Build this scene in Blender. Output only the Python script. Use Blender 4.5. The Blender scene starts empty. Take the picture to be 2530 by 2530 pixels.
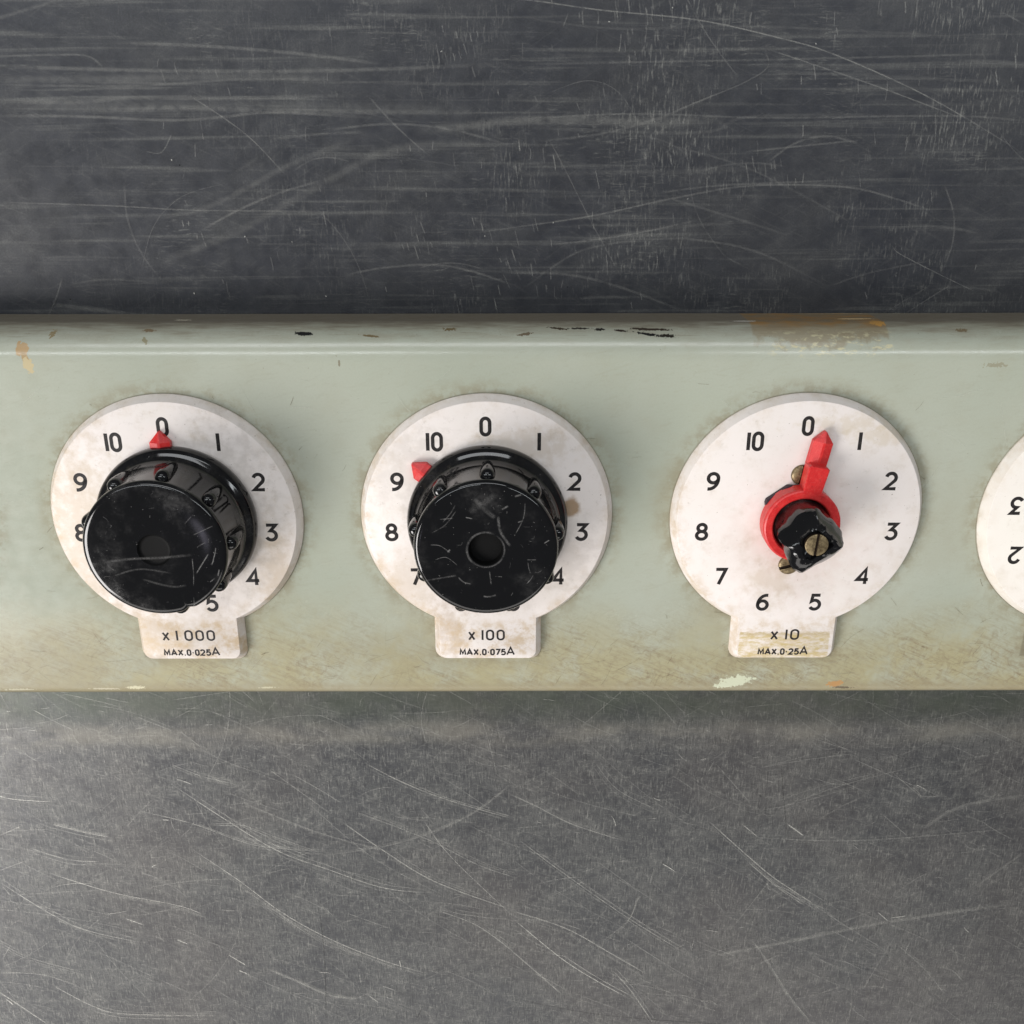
import bpy, bmesh, math, random
from mathutils import Matrix, Vector, noise
random.seed(7)
MM = 0.001
ZP = 17.2            # height (mm) of the dial faces above the table top
scene = bpy.context.scene
col = scene.collection
rad = math.radians

# ------------------------------------------------------------------ camera
cam_d = bpy.data.cameras.new('camera')
cam = bpy.data.objects.new('camera', cam_d); col.objects.link(cam)
R = Matrix(((0.99999804, 0.00162729, -0.00112484), (-0.00111533, 0.93340937, 0.35881152), (0.00163383, -0.35880956, 0.93340936)))
# (columns are the camera's right, up and back axes)
cam.matrix_world = Matrix.Translation(Vector((4.71, 69.79, 177.55 + ZP)) * MM) @ R.to_4x4()
cam_d.sensor_width = 36.0
cam_d.lens = 2448.2 / 2530 * 36
cam_d.clip_start = 0.005; cam_d.clip_end = 50
scene.camera = cam

# ------------------------------------------------------------------ light: an ordinary room with windows
world = bpy.data.worlds.new('World'); scene.world = world
world.use_nodes = True
bg = world.node_tree.nodes['Background']
bg.inputs[0].default_value = (0.90, 0.94, 1.0, 1); bg.inputs[1].default_value = 0.125
vs = scene.view_settings
scene.display_settings.display_device = 'sRGB'
vs.view_transform = 'Standard'; vs.look = 'None'; vs.exposure = 0.13; vs.gamma = 1; vs.use_curve_mapping = False

def area(name, az, el, dist, w, h, radiance, colr):
    """window or lamp seen from the table at azimuth az (0 = +x, 90 = +y), elevation el; radiance in scene units"""
    L = bpy.data.lights.new(name, 'AREA'); L.shape = 'RECTANGLE'; L.size = w; L.size_y = h
    L.energy = radiance * math.pi * w * h; L.color = colr
    o = bpy.data.objects.new(name, L); col.objects.link(o)
    d = Vector((math.cos(rad(el)) * math.cos(rad(az)), math.cos(rad(el)) * math.sin(rad(az)), math.sin(rad(el))))
    o.location = d * dist
    o.rotation_euler = d.to_track_quat('Z', 'Y').to_euler()
    return o
area('window_light', 208, 38, 2.2, 1.1, 0.80, 15.0, (1.0, 0.965, 0.94))
area('window_light', 264, 35, 2.4, 3.0, 0.9, 2.1, (1.0, 0.96, 0.92))
area('ceiling_lamp', 95, 42, 2.0, 1.6, 0.36, 5.0, (0.95, 0.97, 1.0))
def tube(x0, x1, y, z, w, radiance):
    L = bpy.data.lights.new('ceiling_tube', 'AREA'); L.shape = 'RECTANGLE'; L.size = x1 - x0; L.size_y = w
    L.energy = radiance * math.pi * (x1 - x0) * w; L.color = (0.92, 0.97, 1.0)
    o = bpy.data.objects.new('ceiling_tube', L); col.objects.link(o)
    o.location = ((x0 + x1) / 2, y, z)
    o.rotation_euler = (math.atan2(-y, z) * -1 * -1, 0, 0)
tube(-1.5, -0.12, 0.62, 1.5, 0.15, 9.0)
tube(0.42, 1.6, 0.62, 1.5, 0.15, 9.0)
# two small panes of the far window that show in the left knob's cap
area('window_light', 229.6, 64.6, 2.0, 0.075, 0.085, 1.6, (0.86, 0.82, 1.0))
area('window_light', 232.6, 64.0, 2.0, 0.050, 0.085, 1.4, (0.86, 0.82, 1.0))

# ------------------------------------------------------------------ helpers
def link(name, me, parent=None, mat=None, loc=(0, 0, 0), label=None):
    o = bpy.data.objects.new(name, me); col.objects.link(o)
    if mat is not None:
        if len(me.materials): me.materials.clear()
        for m in (mat if isinstance(mat, (list, tuple)) else [mat]): me.materials.append(m)
    o.location = Vector(loc) * MM
    if parent is not None: o.parent = parent
    if label: o['label'] = label
    return o
def bm_mesh(bm, name, smooth=True, angle=35):
    me = bpy.data.meshes.new(name)
    bmesh.ops.recalc_face_normals(bm, faces=bm.faces)
    bmesh.ops.scale(bm, vec=(MM, MM, MM), verts=bm.verts)
    for f in bm.faces: f.smooth = smooth
    if smooth:
        for e in bm.edges:
            if len(e.link_faces) == 2 and e.calc_face_angle(0) > rad(angle): e.smooth = False
    bm.to_mesh(me); bm.free()
    return me
def lathe(bm, prof, n=96, mi=0, close_bottom=False, cx=0, cy=0, wob=None, a0=0.0):
    rings = []
    for r, z in prof:
        if r < 1e-6: rings.append([bm.verts.new((cx, cy, z))]); continue
        ring = []
        for i in range(n):
            a = a0 + 2 * math.pi * i / n
            rr = r if wob is None else wob(r, a, z)
            ring.append(bm.verts.new((cx + rr * math.cos(a), cy + rr * math.sin(a), z)))
        rings.append(ring)
    for A, B in zip(rings, rings[1:]):
        for i in range(n):
            j = (i + 1) % n
            if len(A) == 1: f = bm.faces.new((A[0], B[i], B[j]))
            elif len(B) == 1: f = bm.faces.new((A[i], A[j], B[0]))
            else: f = bm.faces.new((A[i], A[j], B[j], B[i]))
            f.material_index = mi
    if close_bottom: bm.faces.new(rings[0])
    return rings
def prism(bm, pts, z0, z1, mi=0, inset=0.0, dz=0.0):
    """extruded outline; optional chamfer (inset towards the centroid) on top"""
    cx = sum(p[0] for p in pts) / len(pts); cy = sum(p[1] for p in pts) / len(pts)
    def ring(z, s):
        out = []
        for x, y in pts:
            d = math.hypot(x - cx, y - cy); k = (d - s) / d
            out.append(bm.verts.new((cx + (x - cx) * k, cy + (y - cy) * k, z)))
        return out
    rs = [ring(z0, 0), ring(z1 - dz, 0)] + ([ring(z1, inset)] if dz > 0 else [])
    for A, B in zip(rs, rs[1:]):
        for i in range(len(A)):
            j = (i + 1) % len(A); bm.faces.new((A[i], A[j], B[j], B[i])).material_index = mi
    bm.faces.new(rs[-1]).material_index = mi; bm.faces.new(rs[0][::-1]).material_index = mi

# ------------------------------------------------------------------ node helpers
class NT:
    def __init__(s, name):
        s.m = bpy.data.materials.new(name); s.m.use_nodes = True
        s.t = s.m.node_tree; s.N = s.t.nodes; s.L = s.t.links
        s.b = s.N['Principled BSDF']; s.out = s.N['Material Output']
    def put(s, sock, v):
        if isinstance(v, bpy.types.NodeSocket): s.L.new(v, sock)
        elif v is not None:
            if hasattr(sock.default_value, '__len__') and len(sock.default_value) == 4 and len(v) == 3: v = (*v, 1)
            sock.default_value = v
    def math(s, op, a, b=None, c=None, clamp=False):
        n = s.N.new('ShaderNodeMath'); n.operation = op; n.use_clamp = clamp
        s.put(n.inputs[0], a); s.put(n.inputs[1], b); s.put(n.inputs[2], c)
        return n.outputs[0]
    def vmath(s, op, a, b=None):
        n = s.N.new('ShaderNodeVectorMath'); n.operation = op
        s.put(n.inputs[0], a); s.put(n.inputs[1], b)
        return n.outputs[1] if op in ('LENGTH', 'DISTANCE') else n.outputs[0]
    def ss(s, v, lo, hi, a=0.0, b=1.0):
        n = s.N.new('ShaderNodeMapRange'); n.interpolation_type = 'SMOOTHSTEP'
        rev = lo > hi
        if rev: lo, hi, a, b = hi, lo, b, a
        s.put(n.inputs[0], v)
        for i, x in enumerate((lo, hi, a, b)): n.inputs[i + 1].default_value = x
        return n.outputs[0]
    def noise(s, vec, scale=1.0, detail=3, rough=0.55, dist=0.0, off=(0, 0, 0), st=(1, 1, 1), rot=0.0):
        mp = s.N.new('ShaderNodeMapping'); s.L.new(vec, mp.inputs[0])
        mp.inputs[1].default_value = off; mp.inputs[3].default_value = st; mp.inputs[2].default_value = (0, 0, rot)
        if rot:   # rotate first, then stretch
            mp.inputs[3].default_value = (1, 1, 1)
            m2 = s.N.new('ShaderNodeMapping'); s.L.new(mp.outputs[0], m2.inputs[0]); m2.inputs[3].default_value = st; o = m2.outputs[0]
        else: o = mp.outputs[0]
        n = s.N.new('ShaderNodeTexNoise'); s.L.new(o, n.inputs['Vector'])
        n.inputs['Scale'].default_value = scale; n.inputs['Detail'].default_value = detail
        n.inputs['Roughness'].default_value = rough; n.inputs['Distortion'].default_value = dist
        return n.outputs['Fac']
    def mix(s, f, a, b, mode='MIX'):
        n = s.N.new('ShaderNodeMix'); n.data_type = 'RGBA'; n.blend_type = mode
        s.put(n.inputs[0], f); s.put(n.inputs[6], a); s.put(n.inputs[7], b)
        return n.outputs[2]
    def mul(s, *a):
        r = a[0]
        for x in a[1:]: r = s.math('MULTIPLY', r, x)
        return r
    def mx(s, *a):
        r = a[0]
        for x in a[1:]: r = s.math('MAXIMUM', r, x)
        return r
    def obj_mm(s):
        tc = s.N.new('ShaderNodeTexCoord'); v = s.vmath('SCALE', tc.outputs['Object'])
        v.node.inputs[3].default_value = 1000.0
        return v
    def uv(s):
        return s.N.new('ShaderNodeTexCoord').outputs['UV']
    def xyz(s, v):
        n = s.N.new('ShaderNodeSeparateXYZ'); s.L.new(v, n.inputs[0]); return n.outputs
    def blob(s, vec, c, r, edge=0.5, nscale=0.6, soft=0.15, rot=0.0, seed=0.0):
        """ragged patch centred on c (mm) with radii r"""
        mp = s.N.new('ShaderNodeMapping'); mp.vector_type = 'TEXTURE'; s.L.new(vec, mp.inputs[0])
        mp.inputs[1].default_value = (c[0], c[1], 0); mp.inputs[2].default_value = (0, 0, rad(rot)); mp.inputs[3].default_value = (r[0], r[1], 1)
        d = s.vmath('LENGTH', s.vmath('MULTIPLY', mp.outputs[0], (1, 1, 0)))
        nz = s.noise(vec, nscale, 4, 0.6, off=(seed, seed * 1.7, 0))
        dd = s.math('ADD', d, s.math('MULTIPLY', s.math('SUBTRACT', nz, 0.5), edge * 4))
        return s.ss(dd, 1 + soft, 1 - soft)
    def bump(s, h, dist=0.05, strength=0.3, prev=None):
        n = s.N.new('ShaderNodeBump'); n.inputs['Strength'].default_value = strength
        n.inputs['Distance'].default_value = dist * MM
        s.put(n.inputs['Height'], h)
        if prev is not None: s.L.new(prev, n.inputs['Normal'])
        return n.outputs[0]
    def set(s, **k):
        for a, v in k.items(): s.put(s.b.inputs[a.replace('_', ' ')], v)
        return s.m

# ------------------------------------------------------------------ materials
def mat_table():
    n = NT('worn_dark_steel'); v = n.obj_mm(); x, y, _ = n.xyz(v)
    warp = n.noise(v, 0.035, 3)
    # far half darker with fewer marks, near half marked and lighter all over
    near = n.ss(n.math('ADD', y, n.math('MULTIPLY', n.math('SUBTRACT', warp, 0.5), 26)), 6, -30)
    tick_m = n.ss(n.noise(v, 0.040, 4, 0.6, off=(3, 9, 0)), 0.44, 0.64)
    tick_m = n.mx(n.mul(tick_m, n.ss(x, -60, 40, 0.25, 1.0)), n.mul(near, 0.75))
    ticks = n.ss(n.noise(v, 1.0, 3, 0.6, st=(2.6, 0.45, 1), dist=0.5), 0.50, 0.72)
    tickd = n.ss(n.noise(v, 1.0, 3, 0.6, st=(2.4, 0.40, 1), dist=0.5, off=(9, 77, 0)), 0.50, 0.70)
    tick2 = n.ss(n.noise(v, 1.0, 3, 0.6, st=(0.42, 2.4, 1), off=(40, 0, 0), dist=0.6), 0.52, 0.72)
    diag = n.ss(n.noise(v, 1.0, 3, 0.6, st=(0.12, 1.3, 1), rot=rad(24), dist=0.3), 0.54, 0.72)
    diag2 = n.ss(n.noise(v, 1.0, 3, 0.6, st=(0.12, 1.6, 1), rot=rad(-31), off=(9, 4, 0), dist=0.3), 0.56, 0.74)
    horiz = n.ss(n.noise(v, 1.0, 4, 0.6, st=(0.022, 0.75, 1), off=(0, 5, 0), dist=0.25), 0.52, 0.72)
    smear = n.ss(n.noise(v, 1.0, 4, 0.6, st=(0.03, 0.09, 1), rot=rad(-28), off=(2, 5, 0), dist=0.4), 0.48, 0.72)
    cloud = n.ss(n.noise(v, 0.03, 5, 0.6, off=(17, 2, 0)), 0.35, 0.7)
    fine = n.noise(v, 3.0, 3, 0.7)
    mott = n.ss(n.noise(v, 0.35, 5, 0.7, off=(3, 3, 0)), 0.35, 0.65)
    w1 = n.mul(ticks, tick_m, 0.50)
    w2 = n.mul(tick2, n.mx(n.mul(near, 0.8), n.ss(n.noise(v, 0.06, 3, 0.6, off=(30, 8, 0)), 0.48, 0.68)), 0.30)
    w3 = n.mul(n.math('ADD', n.mul(diag, 0.16), n.mul(diag2, 0.16)), n.ss(near, 0, 1, 0.35, 1.0))
    w4 = n.mul(n.math('ADD', n.mul(horiz, 0.20), n.mul(smear, 0.08)), n.ss(near, 0, 1, 1.0, 0.3))
    w5 = n.mul(mott, n.ss(near, 0, 1, 0.05, 0.13))
    wear_and_band = n.math('ADD', n.math('ADD', n.math('ADD', w1, w2), w5), n.math('ADD', w3, w4), clamp=True)
    wear_and_band = n.math('ADD', wear_and_band, n.mul(near, n.ss(n.noise(v, 0.07, 5, 0.65, off=(8, 8, 0)), 0.38, 0.62, 0.05, 0.17)), clamp=True)
    # band of light painted below the box, and painted greenish shade against it
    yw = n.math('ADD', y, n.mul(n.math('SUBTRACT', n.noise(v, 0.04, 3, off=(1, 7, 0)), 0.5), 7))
    light_band = n.mul(n.ss(yw, -55.0, -59.0), n.ss(yw, -64.5, -60.5), n.ss(n.noise(v, 1.0, 4, 0.6, st=(0.05, 0.12, 1), off=(6, 2, 0)), 0.36, 0.62, 0.15, 1.0))
    wear_and_band = n.math('ADD', wear_and_band, n.mul(light_band, 0.14), clamp=True)  # the painted light band is added on top of the real wear
    c = n.mix(cloud, (0.036, 0.039, 0.048), (0.048, 0.050, 0.056))
    c = n.mix(wear_and_band, c, (0.305, 0.303, 0.275))
    c = n.mix(n.mul(tickd, n.mx(n.mul(near, 0.80), 0.30)), c, (0.045, 0.047, 0.050))
    c = n.mix(n.ss(fine, 0.35, 0.65, 0.0, 0.38), c, (0.03, 0.03, 0.032))
    c = n.mix(n.mul(light_band, 0.3), c, (0.27, 0.25, 0.20))
    green_shade = n.mul(n.ss(y, -60, -51), n.ss(y, 0, -38), n.ss(n.noise(v, 0.12, 5, 0.7, off=(5, 5, 0)), 0.3, 0.6, 0.45, 1.0))  # greenish shade beside the box, put into the table colour
    c = n.mix(n.mul(green_shade, 0.72), c, (0.072, 0.086, 0.064))
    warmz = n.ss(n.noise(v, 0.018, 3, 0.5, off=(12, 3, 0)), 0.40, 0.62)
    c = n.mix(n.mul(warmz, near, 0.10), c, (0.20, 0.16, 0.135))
    pit = n.ss(n.noise(v, 0.9, 1, 0.4, off=(7, 1, 0)), 0.82, 0.84)
    c = n.mix(pit, c, (0.01, 0.01, 0.01))
    ro = n.math('ADD', n.ss(n.noise(v, 0.25, 4), 0.3, 0.7, 0.33, 0.44), n.mul(wear_and_band, 0.15))
    h = n.math('ADD', fine, n.mul(wear_and_band, 1.5))
    return n.set(Base_Color=c, Metallic=0.38, Roughness=ro, Specular_IOR_Level=0.5, Normal=n.bump(h, 0.02, 0.35))

def mat_scratch(name, colr, rough, metal, k=1.0):
    n = NT(name); uv = n.uv(); x, y, _ = n.xyz(uv); v = n.obj_mm()
    at = n.N.new('ShaderNodeAttribute'); at.attribute_name = 'strength'
    prof = n.ss(n.math('ABSOLUTE', n.math('SUBTRACT', y, 0.5)), 0.5, 0.05)
    ends = n.mul(n.ss(x, 0.0, 0.18), n.ss(x, 1.0, 0.82))
    brk = n.ss(n.noise(v, 0.55, 4, 0.7), 0.30, 0.58, 0.25, 1.0)
    hair = n.ss(n.noise(v, 4.5, 2, 0.5), 0.30, 0.55, 0.35, 1.0)
    a = n.mul(n.mul(prof, ends), n.mul(brk, hair), n.mul(at.outputs['Fac'], k))
    n.set(Base_Color=colr, Roughness=rough, Metallic=metal)
    tr = n.N.new('ShaderNodeBsdfTransparent'); ms = n.N.new('ShaderNodeMixShader')
    n.L.new(a, ms.inputs[0]); n.L.new(tr.outputs[0], ms.inputs[1]); n.L.new(n.b.outputs[0], ms.inputs[2])
    n.L.new(ms.outputs[0], n.out.inputs[0])
    return n.m

def mat_case():
    n = NT('grey_green_paint'); v = n.uv(); u, w, _ = n.xyz(v)
    c = n.mix(n.ss(n.noise(v, 0.02, 3), 0.35, 0.65), (0.382, 0.408, 0.330), (0.418, 0.438, 0.362))
    c = n.mix(n.ss(n.noise(v, 0.15, 5, 0.65), 0.45, 0.75, 0, 0.35), c, (0.375, 0.375, 0.290))
    brown = (0.235, 0.185, 0.110)
    # scrubbed grime along the lower edge, and a painted shade line at the very bottom
    wob = n.mul(n.math('SUBTRACT', n.noise(v, 0.035, 4, off=(5, 2, 0)), 0.5), 22)
    low = n.ss(n.math('ADD', w, wob), -14, -35)
    streak = n.ss(n.noise(v, 1.0, 5, 0.7, st=(0.16, 1.3, 1), rot=rad(24), dist=1.0), 0.44, 0.64)
    swirl = n.ss(n.noise(v, 0.35, 6, 0.75, dist=3.0, off=(4, 4, 0)), 0.44, 0.66)
    patch = n.ss(n.noise(v, 0.055, 4, 0.6, off=(14, 4, 0)), 0.36, 0.62, 0.25, 1.0)
    c = n.mix(n.mul(low, n.ss(n.noise(v, 0.06, 5, 0.7, off=(21, 2, 0)), 0.38, 0.58, 0.30, 0.92)), c, (0.375, 0.335, 0.190))
    c = n.mix(n.mul(low, patch, n.math('ADD', n.mul(streak, 0.55), n.mul(swirl, 0.62))), c, brown)
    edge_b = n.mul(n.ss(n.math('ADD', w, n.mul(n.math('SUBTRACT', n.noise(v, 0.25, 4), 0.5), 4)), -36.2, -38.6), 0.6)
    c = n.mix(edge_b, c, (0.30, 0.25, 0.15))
    c = n.mix(n.ss(w, -39.3, -40.3, 0, 0.8), c, (0.07, 0.06, 0.04))  # dark line painted in for the shade under the bottom edge
    # handling marks over the whole face
    hand = n.ss(n.noise(v, 1.0, 5, 0.7, st=(0.25, 0.9, 1), rot=rad(-12), dist=1.5, off=(3, 8, 0)), 0.50, 0.72, 0, 0.22)
    c = n.mix(hand, c, (0.30, 0.29, 0.215))
    c = n.mix(n.ss(n.noise(v, 2.6, 3, 0.7, off=(0, 2, 0)), 0.35, 0.65, 0, 0.10), c, (0.28, 0.28, 0.22))
    # grime on the upper bend and the top side
    wt = n.math('ADD', w, n.mul(n.math('SUBTRACT', n.noise(v, 1.0, 5, 0.65, st=(0.12, 0.7, 1)), 0.5), 9))
    c = n.mix(n.ss(wt, 33.0, 38.5, 0, 0.50), c, (0.24, 0.200, 0.135))
    c = n.mix(n.ss(wt, 36.2, 40.5, 0, 0.70), c, (0.12, 0.090, 0.060))
    tstreak = n.ss(n.noise(v, 1.0, 4, 0.7, st=(0.10, 2.0, 1), off=(8, 0, 0)), 0.56, 0.72)
    c = n.mix(n.mul(tstreak, n.ss(w, 32.5, 36.0), 0.5), c, (0.17, 0.13, 0.08))
    # dirt ring left round each dial
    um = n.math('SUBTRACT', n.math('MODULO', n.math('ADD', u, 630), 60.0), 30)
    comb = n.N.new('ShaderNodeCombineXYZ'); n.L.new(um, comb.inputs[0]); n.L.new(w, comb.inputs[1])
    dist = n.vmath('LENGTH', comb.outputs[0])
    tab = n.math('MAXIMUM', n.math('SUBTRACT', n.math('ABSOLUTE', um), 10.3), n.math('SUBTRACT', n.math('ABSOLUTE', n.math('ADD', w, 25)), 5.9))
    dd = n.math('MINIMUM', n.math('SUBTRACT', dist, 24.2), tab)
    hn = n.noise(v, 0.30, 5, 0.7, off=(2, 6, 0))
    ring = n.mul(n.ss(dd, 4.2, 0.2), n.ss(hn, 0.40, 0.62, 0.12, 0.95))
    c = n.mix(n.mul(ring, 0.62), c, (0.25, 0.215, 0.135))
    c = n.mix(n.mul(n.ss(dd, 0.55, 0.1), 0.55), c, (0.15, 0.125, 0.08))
    # smears beside the third dial and at the left end
    for cc, rr, k, sd in (((34.5, 2), (3.0, 9), .30, 1), ((91, -2), (8, 9), .16, 2), ((-84, -6), (4, 8), .16, 3), ((-20, -30), (16, 5), .30, 4), ((-90, -33), (14, 7), .4, 7), ((46, -19), (6, 5), .2, 8)):
        c = n.mix(n.mul(n.blob(v, cc, rr, 0.5, 0.25, 0.6, seed=sd), k), c, (0.29, 0.255, 0.16))
    # specks
    sp = n.ss(n.noise(v, 1.7, 2, 0.6, off=(1, 3, 0)), 0.735, 0.765)
    c = n.mix(n.mul(sp, 0.55), c, (0.16, 0.13, 0.09))
    lt = n.ss(n.noise(v, 1.3, 3, 0.6, st=(0.5, 1.5, 1), off=(31, 3, 0)), 0.70, 0.76)
    c = n.mix(n.mul(lt, n.ss(n.math('ABSOLUTE', w), 24, 34), 0.45), c, (0.50, 0.49, 0.38))
    # brown adhesive left by a strip of tape wrapped over the top edge
    tp = n.mul(n.ss(u, 49.0, 49.6), n.ss(u, 74.6, 74.0), n.ss(n.math('ADD', w, n.mul(n.math('SUBTRACT', n.noise(v, 0.22, 5, 0.65, off=(3, 0, 0)), 0.5), 14)), 32.6, 35.2))
    c = n.mix(n.mul(tp, 0.52), c, (0.24, 0.165, 0.075))
    c = n.mix(n.mul(tp, n.ss(n.noise(v, 0.5, 5, 0.7, st=(0.4, 1, 1)), 0.42, 0.62), n.ss(w, 36.0, 39.5), 0.7), c, (0.34, 0.17, 0.035))
    pale = n.mul(n.ss(u, 49.5, 56), n.ss(u, 75.2, 74.6), n.ss(w, 30.6, 32.2), n.ss(w, 37.0, 34.5), n.ss(n.noise(v, 0.9, 5, 0.7, st=(0.45, 1, 1), off=(2, 1, 0)), 0.53, 0.60))
    c = n.mix(n.mul(pale, 0.8), c, (0.56, 0.52, 0.33))
    # chips and marks
    marks = [((-84.9, 32.6), (1.15, 1.25), (.43, .30, .16), .35, 20), ((-84.3, 31.0), (.55, 1.2), (.40, .29, .16), .2, 25), ((-83.9, 29.7), (.9, 1.2), (.52, .44, .27), .3, 15),
             ((-33.4, 35.75), (1.5, .42), (.012, .012, .012), .25, -4), ((-79.5, 35.8), (.5, .9), (.26, .21, .12), .5, -20), ((-62.4, 34.3), (.35, .7), (.27, .25, .16), .4, 30),
             ((-62.0, 36.6), (1.1, .4), (.20, .15, .09), .4, 0), ((-57, 41.6), (1.3, .45), (.60, .55, .42), .4, 0), ((-6.5, 36.8), (1.1, .35), (.16, .12, .06), .6, 0), ((-21, 35.2), (1.6, .2), (.17, .13, .07), .4, -8),
             ((13.5, 36.9), (1.7, .24), (.05, .035, .02), .4, -10), ((17.5, 36.9), (1.6, .22), (.03, .025, .02), .5, 0), ((21.0, 36.6), (.9, .3), (.02, .018, .015), .4, 0), ((25.0, 36.3), (1.0, .25), (.03, .02, .015), .5, -8),
             ((30.3, 36.7), (3.6, .3), (.04, .028, .018), .4, -3), ((30.0, 35.5), (2.0, .28), (.008, .008, .008), .5, -9), ((33.5, 35.1), (1.6, .3), (.02, .017, .012), .6, -4), ((7.3, 35.5), (1.3, .3), (.15, .12, .08), .4, 12),
             ((48.5, 39.9), (2.2, .32), (.55, .52, .45), .4, 0), ((70, 42.2), (3.0, .42), (.75, .55, .28), .4, 0), ((73.2, 39.0), (1.3, 1.0), (.50, .27, .07), .5, -10),
             ((51.6, -37.0), (3.1, .95), (.58, .60, .44), .55, 9), ((49.6, -38.0), (2.4, .6), (.58, .60, .44), .4, 6), ((72.2, -37.7), (1.5, .6), (.45, .25, .10), .4, 4), ((74.0, -38.7), (1.8, .25), (.13, .10, .06), .5, 0),
             ((-73.5, -38.4), (1.6, .35), (.60, .56, .38), .5, 0), ((-46, -38.5), (1.6, .2), (.50, .47, .32), .6, 0), ((-98, -38.9), (3.0, .2), (.50, .47, .34), .6, 1), ((-80, -38.7), (2.5, .2), (.50, .46, .33), .6, -1), ((88, 36.4), (1.0, .35), (.18, .14, .08), .6, 0), ((94, 29.5), (1.6, .4), (.30, .29, .21), .7, 0), ((-26.8, 30.0), (.2, .5), (.24, .22, .16), .3, 0)]
    for i, (cc, rr, cl, ed, ro) in enumerate(marks):
        c = n.mix(n.blob(v, cc, (rr[0] * 1.05, rr[1] * 1.1), ed * 1.7, 1.1 / max(min(rr), .5), 0.10, ro, i * 3.1), c, cl)
    h = n.noise(v, 0.5, 4, 0.5)
    h2 = n.math('ADD', n.noise(v, 0.06, 2), n.mul(h, 0.08))
    ro = n.math('ADD', n.ss(n.noise(v, 0.4, 4), 0.3, 0.7, 0.16, 0.24), n.mul(n.mx(low, n.ss(wt, 33.5, 39.5)), 0.25))
    return n.set(Base_Color=c, Roughness=ro, Specular_IOR_Level=0.45, Normal=n.bump(h2, 0.12, 0.35))

def mat_plate(name, smears, seed, base=(0.81, 0.745, 0.705), dirt=1.0):
    n = NT(name); v = n.obj_mm()
    x, y, z = n.xyz(v)
    c = n.mix(n.ss(n.noise(v, 0.08, 3, off=(seed, 0, 0)), 0.35, 0.65, 0, 0.5), base, (0.78, 0.72, 0.665))
    d = n.ss(n.noise(v, 0.16, 6, 0.68, off=(seed * 2, 3, 0)), 0.50, 0.78, 0, 0.55 * dirt)
    c = n.mix(d, c, (0.48, 0.385, 0.27))
    g = n.ss(n.noise(v, 0.55, 6, 0.75, off=(seed, seed, 0)), 0.55, 0.80, 0, 0.6 * dirt)
    c = n.mix(g, c, (0.40, 0.35, 0.29))
    sp = n.ss(n.noise(v, 1.9, 2, 0.5, off=(seed, 9, 0)), 0.735, 0.76)
    c = n.mix(n.mul(sp, 0.7), c, (0.22, 0.16, 0.11))
    for i, (cc, rr, cl, k, soft, ed) in enumerate(smears):
        c = n.mix(n.mul(n.blob(v, cc, rr, ed * 2.0, 0.45, soft, seed=i * 2.3 + seed), k), c, cl)
    rr_ = n.vmath('LENGTH', n.vmath('MULTIPLY', v, (1, 1, 0)))
    rim = n.mul(n.ss(rr_, 20.5, 23.6), n.ss(n.noise(v, 0.30, 5, 0.7, off=(seed, 5, 0)), 0.42, 0.66), n.ss(n.math('ADD', n.mul(x, 0.7), y), 16, -22, 0.15, 0.75 * dirt))
    c = n.mix(rim, c, (0.56, 0.42, 0.26))
    if name.startswith('glue'):
        nz = n.mul(n.math('SUBTRACT', n.noise(v, 1.0, 5, 0.7, st=(0.5, 1.3, 1)), 0.5), 2.2)
        xx = n.math('ADD', x, n.mul(nz, 0.4)); yy = n.math('ADD', y, nz)
        rect = n.mul(n.ss(xx, -9.4, -9.1), n.ss(xx, 9.1, 8.8), n.ss(yy, -24.3, -24.9), n.ss(y, -30.6, -30.2))
        tone = n.ss(n.noise(v, 1.0, 5, 0.7, st=(0.35, 1.0, 1), off=(3, 3, 0)), 0.38, 0.62, 0.12, 0.85)
        c = n.mix(n.mul(rect, tone), c, (0.54, 0.415, 0.17))
        c = n.mix(n.mul(rect, n.ss(yy, -25.6, -24.7), 0.5), c, (0.40, 0.30, 0.14))
    c = n.mix(n.mul(n.ss(z, -0.6, -2.2), n.ss(n.noise(v, 0.4, 4, off=(seed, 0, 0)), 0.4, 0.7), 0.5), c, (0.50, 0.42, 0.30))
    h = n.noise(v, 0.35, 4, 0.6)
    return n.set(Base_Color=c, Roughness=0.42, Specular_IOR_Level=0.4, Normal=n.bump(h, 0.08, 0.25))

def mat_bakelite(name, dust=0.3, seed=0.0, rough=0.10):
    n = NT(name); v = n.obj_mm()
    f = n.ss(n.noise(v, 0.12, 5, 0.65, off=(seed, 1, 0)), 0.46, 0.80)
    s = n.noise(v, 1.5, 4, 0.7, off=(seed, 1, 0))
    k = n.mul(f, n.ss(s, 0.3, 0.7, 0.3, 1.0), dust)
    c = n.mix(k, (0.0045, 0.0045, 0.005), (0.15, 0.145, 0.14))
    x, y, z = n.xyz(v)
    grime = n.mul(n.ss(z, 9.0, 1.5), n.ss(n.noise(v, 0.5, 4, 0.7), 0.50, 0.78), 0.22)
    c = n.mix(grime, c, (0.11, 0.09, 0.06))
    dot = n.ss(n.noise(v, 2.6, 1, 0.5, off=(0, seed, 0)), 0.76, 0.79)
    c = n.mix(n.mul(dot, 0.35), c, (0.35, 0.34, 0.32))
    ro = n.math('ADD', rough, n.math('ADD', n.mul(k, 0.7), n.mul(grime, 0.3)))
    return n.set(Base_Color=c, Roughness=ro, Specular_IOR_Level=0.5, Normal=n.bump(n.noise(v, 0.4, 3), 0.03, 0.2))

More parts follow.
